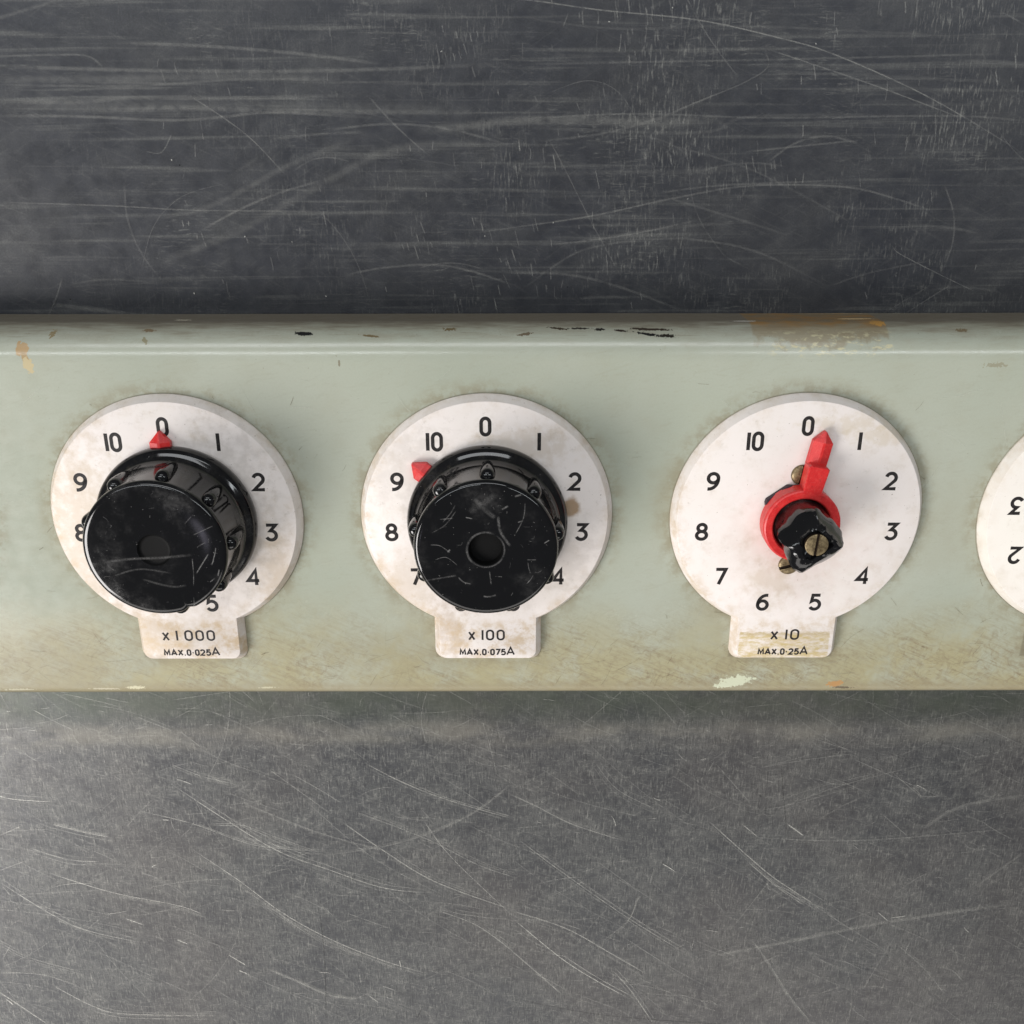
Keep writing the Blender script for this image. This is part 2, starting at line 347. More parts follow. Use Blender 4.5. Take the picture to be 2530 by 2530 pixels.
def mat_red():
    n = NT('red_plastic'); v = n.obj_mm()
    c = n.mix(n.ss(n.noise(v, 0.8, 5, 0.7), 0.35, 0.7), (0.58, 0.016, 0.018), (0.68, 0.035, 0.032))
    c = n.mix(n.ss(n.noise(v, 3.0, 3, 0.6), 0.50, 0.72, 0, 0.30), c, (0.78, 0.16, 0.13))
    c = n.mix(n.ss(n.noise(v, 1.1, 4, 0.6, off=(5, 0, 0)), 0.58, 0.75, 0, 0.6), c, (0.28, 0.03, 0.03))
    return n.set(Base_Color=c, Roughness=0.38, Normal=n.bump(n.noise(v, 3, 3), 0.03, 0.3))

def mat_brass():
    n = NT('tarnished_brass'); v = n.obj_mm()
    c = n.mix(n.ss(n.noise(v, 1.1, 5, 0.7), 0.35, 0.65), (0.13, 0.095, 0.05), (0.30, 0.23, 0.125))
    c = n.mix(n.ss(n.noise(v, 2.2, 3, 0.6, off=(3, 1, 0)), 0.55, 0.7, 0, 0.8), c, (0.07, 0.045, 0.025))
    return n.set(Base_Color=c, Roughness=0.42, Metallic=0.55, Normal=n.bump(n.noise(v, 2.5, 3), 0.05, 0.4))

def mat_ink():
    n = NT('engraved_ink'); v = n.obj_mm()
    c = n.mix(n.ss(n.noise(v, 2.0, 4, 0.7), 0.5, 0.75, 0, 0.6), (0.020, 0.018, 0.018), (0.085, 0.07, 0.06))
    c = n.mix(n.ss(n.noise(v, 0.9, 6, 0.8, off=(4, 4, 0)), 0.60, 0.70, 0, 0.7), c, (0.30, 0.26, 0.23))
    return n.set(Base_Color=c, Roughness=0.5, Specular_IOR_Level=0.25)

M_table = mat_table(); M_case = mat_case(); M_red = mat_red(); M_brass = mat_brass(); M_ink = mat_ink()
M_scr = mat_scratch('bright_scratch', (0.62, 0.61, 0.56), 0.45, 0.6)
M_scrd = mat_scratch('dark_scratch', (0.02, 0.02, 0.02), 0.6, 0.0)
M_scrk = mat_scratch('knob_scratch', (0.32, 0.31, 0.30), 0.5, 0.0, 0.55)
TAN = (0.46, 0.34, 0.20); GREY = (0.42, 0.37, 0.32)
M_plate_a = mat_plate('stained_white_plastic', [((-18, -4), (6, 16), TAN, .55, .8, .4), ((-8, -26), (5, 7), TAN, .55, .6, .4), ((19, -12), (3, 9), TAN, .45, .8, .4), ((10, 2), (7, 14), GREY, .35, .7, .5), ((4, -25), (7, 5), TAN, .25, .7, .4)], 1.3, dirt=1.15)
M_plate_b = mat_plate('smudged_white_plastic', [((16.3, 2.5), (1.5, 2.1), (0.30, 0.18, 0.08), .85, .3, .12), ((-8, -24), (3, 5), (0.36, 0.25, 0.14), .42, .9, .6), ((-16, -14), (6, 6), TAN, .35, .8, .4), ((15, -8), (6, 6), GREY, .30, .8, .5), ((-14, 10), (7, 7), GREY, .30, .8, .5), ((8, 15), (7, 3), TAN, .30, .7, .5)], 4.7, dirt=1.0)
M_plate_c = mat_plate('glue_stained_white_plastic', [((0, -5), (11, 10), (0.62, 0.44, 0.37), .22, .9, .4), ((9, 19), (8, 1.3), (0.55, 0.44, 0.27), .35, .9, .8), ((14, 16.5), (5, 1.2), (0.55, 0.44, 0.27), .35, .9, .8), ((-4, -13), (4, 4), TAN, .3, .7, .5)], 9.1, dirt=0.75)
M_plate_d = mat_plate('clean_cream_plastic', [], 12.9, base=(0.80, 0.76, 0.69), dirt=0.5)
M_knob_a = mat_bakelite('dusty_black_bakelite', 0.36, 2.0, 0.09); M_knob_b = mat_bakelite('black_bakelite', 0.26, 7.0, 0.06)
M_stub = mat_bakelite('broken_black_bakelite', 0.55, 4.0, 0.12)
def simple(name, c, r, metal=0.0):
    n = NT(name); v = n.obj_mm()
    cc = n.mix(n.noise(v, 1.2, 4, 0.7), c, tuple(x * 0.6 for x in c))
    return n.set(Base_Color=cc, Roughness=r, Metallic=metal, Specular_IOR_Level=0.12)
M_nut = simple('dark_plastic', (0.05, 0.035, 0.045), 0.45)
M_scrp = mat_scratch('pale_scratch', (0.62, 0.63, 0.55), 0.5, 0.0); M_scrb = mat_scratch('brown_scratch', (0.17, 0.13, 0.07), 0.6, 0.0)
M_matte = simple('grimy_black', (0.004, 0.004, 0.004), 0.6)
M_slot = simple('slot_dirt', (0.02, 0.012, 0.008), 0.8)

# ------------------------------------------------------------------ ribbons (scratches and engraved strokes)
def smooth_path(pts, k=7):
    if len(pts) < 3: 
        (a, b), (c, d) = pts[0], pts[-1]
        return [(a + (c - a) * t / 6, b + (d - b) * t / 6) for t in range(7)]
    P = [Vector(p) for p in pts]; out = []
    for i in range(len(P) - 1):
        p0 = P[max(i - 1, 0)]; p1 = P[i]; p2 = P[i + 1]; p3 = P[min(i + 2, len(P) - 1)]
        for j in range(k):
            t = j / k
            q = 0.5 * ((2 * p1) + (p2 - p0) * t + (2 * p0 - 5 * p1 + 4 * p2 - p3) * t * t + (3 * p1 - p0 - 3 * p2 + p3) * t ** 3)
            out.append(tuple(q))
    out.append(tuple(P[-1])); return out
def ribbon_rows(pts, w, closed=False):
    P = [Vector(p) for p in pts]; n = len(P); L = []; Rr = []
    for i in range(n):
        a = P[i - 1] if (i > 0 or closed) else P[i]; b = P[(i + 1) % n] if (i < n - 1 or closed) else P[i]
        d0 = (P[i] - a); d1 = (b - P[i])
        if d0.length < 1e-9: d0 = d1
        if d1.length < 1e-9: d1 = d0
        d0 = d0.normalized(); d1 = d1.normalized()
        t = (d0 + d1)
        t = t.normalized() if t.length > 1e-6 else d1
        nn = Vector((-t.y, t.x)); c = max(nn.dot(Vector((-d1.y, d1.x))), 0.45)
        L.append(P[i] + nn * (w / 2 / c)); Rr.append(P[i] - nn * (w / 2 / c))
    return L, Rr
class Ribbons:
    def __init__(s): s.v = []; s.f = []; s.uv = []; s.st = []; s.mi = []; s.k = 0
    def add(s, pts, w, strength, z, mi=0, xf=None):
        pts = smooth_path(pts); L, Rr = ribbon_rows(pts, w); n = len(pts); b = len(s.v); s.k += 1
        zz = z + s.k * 0.0001
        for i in range(n):
            for q in (L[i], Rr[i]):
                s.v.append((q.x * MM, q.y * MM, zz * MM)); s.st.append(strength)
        for i in range(n - 1):
            s.f.append((b + 2 * i, b + 2 * i + 1, b + 2 * i + 3, b + 2 * i + 2)); s.mi.append(mi)
            s.uv += [(i / (n - 1), 0), (i / (n - 1), 1), ((i + 1) / (n - 1), 1), ((i + 1) / (n - 1), 0)]
    def mesh(s, name, mats):
        me = bpy.data.meshes.new(name); me.from_pydata(s.v, [], s.f)
        u = me.uv_layers.new(name='UVMap'); u.data.foreach_set('uv', [c for t in s.uv for c in t])
        a = me.attributes.new('strength', 'FLOAT', 'POINT'); a.data.foreach_set('value', s.st)
        for m in mats: me.materials.append(m)
        me.polygons.foreach_set('material_index', s.mi)
        return me
SCRATCH = [
 (0.9,0.34,[(-89.6,80.8),(-67.9,80.2),(-48.9,79.9),(-25.1,80.0),(5.0,81.1)]),
 (0.5,0.3,[(-89.4,82.3),(-77.0,82.6),(-70.9,82.4),(-68.3,80.5)]),
 (1.6,0.2,[(-90.1,78.6),(-68.1,78.6),(-44.2,79.0),(-25.2,78.5)]),
 (0.6,0.25,[(-90.2,77.7),(-63.5,77.5),(-44.3,78.5),(-25.2,78.4)]),
 (1.0,0.28,[(-90.8,74.9),(-73.5,74.8),(-63.8,75.5),(-44.6,75.4),(-20.5,75.9)]),
 (2.6,0.16,[(-90.9,74.2),(-64.0,73.9),(-39.9,74.1),(3.5,73.2)]),
 (0.7,0.35,[(-91.2,72.5),(-74.8,72.4),(-57.0,71.7),(-47.3,72.3),(-37.6,73.0),(-15.9,71.8)]),
 (1.2,0.25,[(-73.7,73.3),(-54.4,73.8),(-35.1,73.2),(5.0,72.9)]),
 (2.2,0.38,[(-14.0,69.9),(-3.8,70.5),(5.0,71.5),(18.0,71.6),(32.6,71.2),(44.6,72.0)]),
 (0.5,0.35,[(3.5,71.8),(27.7,72.7),(51.9,72.0),(85.8,72.3),(100.5,71.2)]),
 (0.3,0.55,[(-54.1,76.3),(-47.3,71.9),(-42.4,68.0),(-37.0,62.0)]),
 (0.3,0.25,[(-32.5,57.0),(-27.8,51.7),(-24.6,45.8),(-22.5,38.2)]),
 (0.35,0.4,[(-94.1,57.5),(-71.3,56.8),(-56.5,56.0),(-42.5,55.8),(-30.1,55.7)]),
 (0.6,0.36,[(-27.8,43.8),(-19.6,45.3),(-9.4,45.8),(-1.7,44.3),(6.4,41.5)]),
 (1.3,0.4,[(-84.9,38.3),(-76.8,37.5),(-64.1,35.5)]),
 (2.0,0.2,[(-64.9,45.4),(-46.9,52.2),(-31.2,60.3),(-16.1,66.8),(5.0,67.5)]),
 (1.4,0.18,[(-65.7,54.2),(-53.5,56.1),(-43.6,60.4),(-35.9,64.1),(-20.8,69.6)]),
 (0.3,0.3,[(-2.1,51.7),(5.0,52.7),(19.9,54.8),(34.8,57.9)]),
 (0.3,0.45,[(-62.6,66.4),(-59.7,66.2),(-57.3,69.6)]),
 (0.32,0.85,[(-4.2,92.1),(7.8,91.3),(20.5,89.7),(37.9,88.1),(52.2,85.3),(61.9,82.8),(76.9,77.1),(88.4,71.7),(101.3,64.9)]),
 (0.3,0.6,[(50.0,83.6),(60.8,80.4),(72.2,76.9),(88.4,71.5)]),
 (0.3,0.4,[(34.0,72.9),(38.7,74.7),(47.1,78.0),(51.0,80.6),(50.0,83.4)]),
 (0.5,0.3,[(3.1,80.9),(33.5,81.4),(52.5,81.7),(71.5,82.1),(98.0,82.7)]),
 (0.8,0.2,[(5.0,70.5),(39.1,69.5),(48.6,72.2),(77.6,72.4)]),
 (0.5,0.4,[(47.6,66.1),(58.8,67.2),(69.4,68.2)]),
 (0.5,0.42,[(5.0,52.7),(20.0,54.8),(34.9,57.9),(49.6,60.2),(67.0,60.0),(77.2,57.8),(86.1,55.0)]),
 (0.5,0.3,[(32.3,58.9),(44.7,60.3),(68.8,61.2)]),
 (0.3,0.4,[(11.4,69.1),(14.9,63.1),(19.5,54.6),(22.7,49.2),(26.5,42.7)]),
 (0.6,0.3,[(5.0,39.7),(14.2,46.3),(20.2,49.0),(30.2,50.4),(40.3,50.4),(53.2,47.7),(69.4,39.9)]),
 (0.7,0.38,[(3.0,44.3),(15.2,44.0),(25.5,41.7),(39.2,36.6)]),
 (0.25,0.75,[(77.9,49.1),(79.4,47.7),(89.0,43.2),(95.0,40.6)]),
 (0.3,0.45,[(81.3,36.0),(90.6,42.4)]),
 (0.3,0.3,[(76.6,35.8),(86.6,42.2)]),
 (0.6,0.22,[(32.4,58.6),(45.0,55.0),(58.0,51.1)]),
 (0.5,0.2,[(32.4,67.7),(49.4,63.1),(70.3,53.1)]),
 (0.5,0.25,[(66.6,41.7),(74.0,44.2),(86.4,46.7)]),
 (0.8,0.18,[(50.8,79.7),(67.1,79.1),(96.0,77.9)]),
 (1.2,0.15,[(3.0,62.2),(24.7,62.6),(54.3,63.1)]),
 (0.6,0.16,[(5.0,88.8),(23.8,86.7),(47.3,87.1),(94.7,84.9)]),
 (0.35,0.7,[(-78.4,-70.7),(-63.7,-83.6),(-51.8,-93.0),(-40.0,-98.6),(-26.6,-104.3),(-13.6,-106.0)]),
 (0.35,0.8,[(-74.6,-90.6),(-62.3,-101.8),(-52.7,-111.7),(-41.4,-120.2),(-27.8,-127.6),(-15.1,-132.5)]),
 (0.3,0.4,[(-60.7,-105.5),(-52.9,-113.4),(-41.6,-122.0),(-31.1,-127.2)]),
 (0.3,0.55,[(-86.0,-80.5),(-72.0,-84.7),(-61.1,-89.8),(-54.3,-91.8),(-38.3,-93.4)]),
 (0.3,0.45,[(-68.3,-85.1),(-60.6,-85.1),(-51.5,-89.1),(-40.9,-93.8)]),
 (0.35,0.55,[(-122.0,-101.2),(-110.8,-111.6),(-101.8,-117.5),(-87.1,-121.8)]),
 (0.3,0.7,[(-109.9,-98.8),(-94.1,-105.4),(-78.2,-109.6),(-71.4,-112.9)]),
 (0.3,0.55,[(-112.2,-91.7),(-103.5,-95.3),(-95.3,-96.1)]),
 (0.3,0.75,[(-114.7,-134.5),(-104.3,-142.6),(-95.7,-145.4),(-70.2,-146.0)]),
 (0.35,0.65,[(-29.8,-67.5),(-20.8,-73.1),(-9.7,-78.4),(6.6,-84.1)]),
 (0.4,0.65,[(-37.0,-83.3),(-26.1,-93.1),(-13.5,-102.7),(6.7,-111.9)]),
 (0.25,0.45,[(-52.8,-68.6),(-37.0,-83.3)]),
 (0.3,0.5,[(-36.2,-79.8),(-16.4,-89.1),(-3.7,-97.1),(6.7,-101.6)]),
 (0.25,0.6,[(-16.8,-82.9),(-10.1,-94.7),(5.4,-113.6)]),
 (0.3,0.4,[(-36.9,-111.8),(-25.3,-117.3)]),
 (0.4,0.5,[(-14.4,-111.0),(-4.0,-116.1),(5.3,-124.7)]),
 (0.3,0.7,[(-117.4,-76.5),(-112.6,-77.8),(-103.9,-78.5)]),
 (0.3,0.65,[(-105.6,-84.7),(-99.0,-87.0),(-91.9,-88.8)]),
 (0.3,0.35,[(-121.6,-99.2),(-111.2,-94.8)]),
 (0.6,0.6,[(-128.7,-136.7),(-116.5,-149.5)]),
 (0.4,0.4,[(-127.7,-131.3),(-116.2,-131.8),(-106.7,-135.8)]),
 (0.3,0.4,[(-125.1,-120.9),(-117.4,-126.5),(-104.0,-131.4)]),
 (0.35,1.0,[(-91.9,-113.6),(-87.3,-115.8)]),
 (0.4,1.0,[(-67.4,-125.3),(-62.7,-129.3)]),
 (0.5,0.9,[(-65.2,-130.6),(-62.9,-131.8)]),
 (0.35,0.9,[(-79.9,-120.3),(-76.9,-122.1)]),
 (1.1,0.35,[(-58.3,-129.8),(-50.6,-134.2),(-42.0,-139.2),(-31.8,-140.6)]),
 (0.35,0.8,[(-32.7,-138.8),(-29.8,-141.7)]),
 (0.6,0.3,[(5.4,-73.1),(-6.0,-83.0),(-22.8,-90.7),(-42.3,-94.6)]),
 (0.4,0.4,[(-75.0,-67.8),(-67.4,-71.5),(-59.5,-73.7)]),
 (0.25,0.35,[(-46.0,-76.0),(-29.4,-94.6),(-10.4,-107.7)]),
 (0.6,0.28,[(-60.0,-78.3),(-41.8,-87.5),(-22.9,-93.9)]),
 (0.3,0.6,[(5.5,-88.8),(17.2,-99.6),(34.7,-114.5),(50.7,-126.5)]),
 (0.35,0.95,[(3.5,-112.3),(17.0,-126.5),(26.6,-134.4),(35.8,-140.8)]),
 (0.5,0.55,[(3.5,-111.0),(18.1,-117.0),(30.4,-125.6),(40.2,-132.7)]),
 (0.5,0.5,[(3.5,-122.9),(18.5,-139.8)]),
 (0.4,0.6,[(30.6,-130.9),(35.7,-138.0),(42.4,-150.0)]),
 (0.5,0.5,[(3.6,-76.1),(10.5,-79.9),(19.5,-85.3),(33.7,-90.8)]),
 (0.4,0.75,[(51.1,-83.5),(61.5,-94.1),(70.0,-102.1),(83.5,-112.1)]),
 (0.35,0.6,[(62.3,-96.5),(70.2,-104.2),(78.0,-110.4)]),
 (0.3,0.45,[(24.0,-67.3),(29.9,-75.4),(40.2,-81.5)]),
 (0.3,0.35,[(51.8,-67.3),(62.2,-80.1)]),
 (0.5,0.9,[(70.6,-85.1),(75.4,-89.0)]),
 (0.35,0.8,[(60.1,-85.4),(64.3,-89.3)]),
 (0.3,0.4,[(92.7,-82.0),(100.7,-89.4)]),
 (0.35,0.35,[(59.8,-88.9),(88.0,-90.2),(128.3,-86.4)]),
 (1.4,0.26,[(52.1,-127.0),(71.9,-122.3),(97.8,-115.5),(132.5,-108.9)]),
 (1.2,0.25,[(103.0,-87.1),(112.0,-80.2),(126.6,-77.2)]),
 (1.0,0.22,[(118.6,-104.7),(129.6,-93.4)]),
 (0.35,0.5,[(65.0,-120.5),(69.7,-127.5),(77.0,-140.0),(84.3,-150.1)]),
 (0.3,0.35,[(102.1,-122.3),(110.8,-131.1),(117.6,-140.1)]),
 (0.35,0.9,[(96.0,-112.1),(99.1,-115.1)]),
 (0.4,0.28,[(68.0,-80.8),(82.9,-74.1),(103.8,-67.5)]),
 (0.3,0.4,[(93.7,-70.4),(103.0,-78.6)]),
 (0.3,0.5,[(101.8,-77.4),(106.2,-77.4)]),
 (0.4,0.25,[(94.3,-140.9),(102.6,-116.4)]),
 (0.4,0.22,[(64.7,-80.1),(76.8,-74.8),(91.8,-70.4)]),
 (0.4,0.3,[(27.6,-121.3),(34.0,-114.5),(36.3,-106.1)]),
 (0.5,0.4,[(113.3,-129.8),(117.6,-131.1),(120.9,-134.7)]),
]
DARK = [
 (0.35,0.5,[(-43.1,-110.9),(-42.9,-127.2),(-44.0,-149.7)]),
 (0.4,0.4,[(3.4,-139.8),(29.1,-146.2),(67.5,-150.1)]),
 (0.3,0.45,[(67.6,-67.4),(70.0,-82.4),(71.7,-90.1)]),
 (0.5,0.7,[(0.0,-77.3),(1.0,-77.6)]),
 (0.5,0.8,[(63.5,-76.7),(63.8,-77.6)]),
 (0.4,0.5,[(-20.0,-147.0),(-18.8,-143.8)]),
 (0.3,0.3,[(37.8,-71.7),(39.1,-83.8)]),
]

# ------------------------------------------------------------------ table
bm = bmesh.new()
t = 30.0
for (x0, x1, y0, y1) in ((-900, 900, -700, 600),):
    vs_ = [bm.verts.new(p) for p in ((x0, y0, 0), (x1, y0, 0), (x1, y1, 0), (x0, y1, 0))]
    lo = [bm.verts.new((v.co.x, v.co.y, -t)) for v in vs_]
    bm.faces.new(vs_); bm.faces.new(lo[::-1])
    for i in range(4): bm.faces.new((vs_[i], lo[i], lo[(i + 1) % 4], vs_[(i + 1) % 4]))
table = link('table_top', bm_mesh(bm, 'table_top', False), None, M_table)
table['kind'] = 'structure'; table['label'] = 'scratched dark metal table top under the dial box'
rb = Ribbons()
for w, a, pts in SCRATCH: rb.add(pts, w * 1.1, a * (.38 if pts[0][1] > 20 else .85), 0.02)
for w, a, pts in DARK: rb.add(pts, w, a, 0.02, 1)
rs = random.Random(5)
def rnd_scr(n, x0, x1, y0, y1, ang, spread, l0, l1, w0, w1, a0, a1, bend=0.12, mi=0):
    for _ in range(n):
        x = rs.uniform(x0, x1); y = rs.uniform(y0, y1); L = math.exp(rs.uniform(math.log(l0), math.log(l1)))
        th = rad(ang + rs.gauss(0, spread)); d = Vector((math.cos(th), math.sin(th))); nrm = Vector((-d.y, d.x))
        bd = rs.gauss(0, bend) * L; c = Vector((x, y))
        pts = [tuple(c + d * (L * (k - .5)) + nrm * (bd * (1 - (2 * k - 1) ** 2))) for k in (0, .33, .66, 1)]
        rb.add(pts, rs.uniform(w0, w1), rs.uniform(a0, a1), 0.02, mi)
for w, a, pts in SCRATCH:                                # scratches come in strands
    if w > .28 and len(pts) > 2:
        for s_ in range(3 if pts[0][1] < 20 else 0):
            o = rs.choice((-1, 1)) * rs.uniform(.35, 1.3); i_ = rs.randrange(0, len(pts) - 2)
            rb.add([(x + o * .4, y + o) for x, y in pts[i_:]], rs.uniform(.14, .3), a * rs.uniform(.25, .6), 0.02)
rnd_scr(330, -150, 160, -160, -36, -27, 15, 3, 24, .12, .32, .10, .38, .04)
rnd_scr(500, -150, 160, -160, -36, 92, 9, .8, 4.5, .14, .34, .12, .42, .04)
rnd_scr(260, -150, 160, -160, -36, 2, 14, .8, 6.0, .14, .34, .10, .40, .04)
rnd_scr(160, -150, 160, -160, -36, 10, 60, 3, 18, .14, .3, .10, .38, .10)
rnd_scr(40, -150, 160, -160, -36, -60, 25, 15, 60, .14, .25, .12, .30, .10)
rnd_scr(26, -150, 160, -160, -36, -25, 30, 1.2, 4.5, .2, .45, .5, .95, .04)
rnd_scr(26, -110, 120, 30, 100, 3, 9, 8, 50, .3, 1.4, .05, .15, .06)
rnd_scr(26, -110, 120, 30, 100, -25, 40, 6, 30, .2, .6, .05, .16, .12)
for _ in range(24):                                      # small clusters of parallel nicks
    cx_, cy_ = rs.uniform(-20, 100), rs.uniform(38, 96); an = rs.gauss(98, 6)
    rnd_scr(rs.randrange(4, 14), cx_ - 4, cx_ + 4, cy_ - 2.5, cy_ + 2.5, an, 3, .9, 3.6, .16, .42, .06, .26, .02)
rnd_scr(120, 0, 120, 30, 100, 97, 7, .8, 4.0, .16, .42, .08, .30, .02)
rnd_scr(110, -60, 30, 40, 100, 94, 9, .8, 3.2, .16, .40, .06, .24, .02)
rnd_scr(20, -110, 120, 30, 100, 0, 90, .25, .6, .2, .4, .5, .9, 0)
rnd_scr(240, -150, 160, -160, -42, -28, 9, 6, 45, .10, .20, .10, .42, .03)
rnd_scr(200, -150, 160, -160, -42, 26, 22, 5, 26, .10, .20, .12, .40, .03)
rnd_scr(60, -150, 160, -160, -36, 88, 10, 1, 7, .15, .35, .15, .45, .05, 1)
so = link('scratches', rb.mesh('scratches', [M_scr, M_scrd]), table)
so['kind'] = 'stuff'; so['label'] = 'fine bright scratches and scuffs worn into the dark metal'

# ------------------------------------------------------------------ the dial box
box = bpy.data.objects.new('resistance_box', None); col.objects.link(box)
box.empty_display_size = 0.05
box['label'] = 'long grey-green metal dial box with white numbered dials, two black knobs, one missing'
box['category'] = 'resistance box'

# case: bent sheet cover, profile in y/z, long in x
RT, RB_ = 6.6, 2.4
YT, YB = 36.6, -40.45
ztop = ZP - 2.2
prof = []
nb = 12
prof.append((YB + 0.0, 0.6)); prof.append((YB, ztop - RB_))
for i in range(1, nb + 1):
    a = math.pi - (math.pi / 2) * i / nb
    prof.append((YB + RB_ + RB_ * math.cos(a), ztop - RB_ + RB_ * math.sin(a)))
for k in range(1, 20): 
    prof.append((YB + RB_ + (YT - RT - YB - RB_) * k / 20, ztop))
for i in range(0, nb + 1):
    a = math.pi / 2 - (math.pi / 2) * i / nb
    prof.append((YT - RT + RT * math.cos(a), ztop - RT + RT * math.sin(a)))
for k in range(1, 7): prof.append((YT, ztop - RT - (ztop - RT - 0.6) * k / 6))
X0, X1, NX = -215.0, 215.0, 172
vv = [0.0]
for a, b in zip(prof, prof[1:]): vv.append(vv[-1] + math.hypot(b[0] - a[0], b[1] - a[1]))
# v coordinate equals y on the flat face
i0 = next(i for i, p in enumerate(prof) if abs(p[1] - ztop) < 1e-6)
sh = prof[i0][0] - vv[i0]; vv = [x + sh for x in vv]
bm = bmesh.new(); uvl = bm.loops.layers.uv.new('UVMap')
grid = []
for i in range(NX + 1):
    x = X0 + (X1 - X0) * i / NX
    row = []
    for j, (y, z) in enumerate(prof):
        # hand-bent sheet: the edges wander a little
        dy = 0.12 * noise.noise(Vector((x * 0.02, y * 0.05, 3))) + 0.04 * noise.noise(Vector((x * 0.3, y * 0.1, 9)))
        dz = 0.06 * noise.noise(Vector((x * 0.03, y * 0.05, 13)))
        k = 1.0 if (y > 30 or y < -34) else 0.0
        row.append(bm.verts.new((x, y + dy * k, z + (dz if z > 1 else 0))))
    grid.append(row)
for i in range(NX):
    for j in range(len(prof) - 1):
        f = bm.faces.new((grid[i][j], grid[i][j + 1], grid[i + 1][j + 1], grid[i + 1][j]))
        for l, (a, b) in zip(f.loops, ((i, j), (i, j + 1), (i + 1, j + 1), (i + 1, j))):
            l[uvl].uv = (X0 + (X1 - X0) * a / NX, vv[b])
for row in (grid[0], grid[-1]):
    f = bm.faces.new(row)
    for l in f.loops: l[uvl].uv = (l.vert.co.x, l.vert.co.y)
bmb = [grid[0][0], grid[0][-1], grid[-1][-1], grid[-1][0]]
f = bm.faces.new(bmb)
for l in f.loops: l[uvl].uv = (l.vert.co.x, l.vert.co.y)
case = link('case', bm_mesh(bm, 'case', True, 50), box, M_case)

r3 = Ribbons()
def rnd_case(n, x0, x1, y0, y1, ang, sp, l0, l1, a0, a1, mi):
    for _ in range(n):
        x, y = rs.uniform(x0, x1), rs.uniform(y0, y1); L = rs.uniform(l0, l1); th = rad(ang + rs.gauss(0, sp))
        dx, dy = math.cos(th) * L / 2, math.sin(th) * L / 2
        r3.add([(x - dx, y - dy), (x + rs.gauss(0, .05) * L, y + rs.gauss(0, .05) * L), (x + dx, y + dy)], rs.uniform(.10, .26), rs.uniform(a0, a1), ztop + 0.09, mi)
rnd_case(60, -98, 106, -34, 29, 0, 40, 2, 12, .06, .28, 0)
rnd_case(70, -98, 106, -36, 29, 20, 60, .5, 3.5, .2, .7, 1)
rnd_case(120, -98, 106, -37, -26, 25, 35, 1.5, 7, .10, .40, 1)
sc = link('scratches', r3.mesh('scratches', [M_scrp, M_scrb]), case); sc['kind'] = 'stuff'
# ---- plate outline: disc with a tab
def plate_outline(r, hw, yb, cr):
    pts = []
    a_s = math.asin(hw / r)
    n = 120
    for i in range(n + 1):
        a = -math.pi / 2 + a_s + (2 * math.pi - 2 * a_s) * i / n
        pts.append((r * math.cos(a), r * math.sin(a)))
    # now at the left junction; down the tab
    def corner(cx, cy, a0, a1):
        return [(cx + cr * math.cos(rad(a0 + (a1 - a0) * k / 6)), cy + cr * math.sin(rad(a0 + (a1 - a0) * k / 6))) for k in range(7)]
    pts += corner(-hw + cr, yb + cr, 180, 270)
    pts += corner(hw - cr, yb + cr, 270, 360)
    return pts
def make_plate_mesh():
    bm = bmesh.new()
    c = 1.15
    levels = [(0.0, -2.2), (0.0, -1.9), (c - 0.12, -0.07), (c + 0.02, 0.0)]
    rings = []
    for ins, z in levels:
        pts = plate_outline(24.35 - ins, 10.75 - ins, -31.35 + ins, 2.3 - ins * 0.6)
        rings.append([bm.verts.new((x, y, z)) for x, y in pts])
    for A, B in zip(rings, rings[1:]):
        for i in range(len(A)):
            j = (i + 1) % len(A); bm.faces.new((A[i], A[j], B[j], B[i]))
    top = rings[-1]; cv = bm.verts.new((0, 0, 0.0)); na = 121
    for i in range(na - 1): bm.faces.new((top[i], top[i + 1], cv))
    bm.faces.new((top[na - 1], top[0], cv))
    bm.faces.new([top[0], top[na - 1]] + top[na:])
    return bm_mesh(bm, 'dial_plate', True, 28)

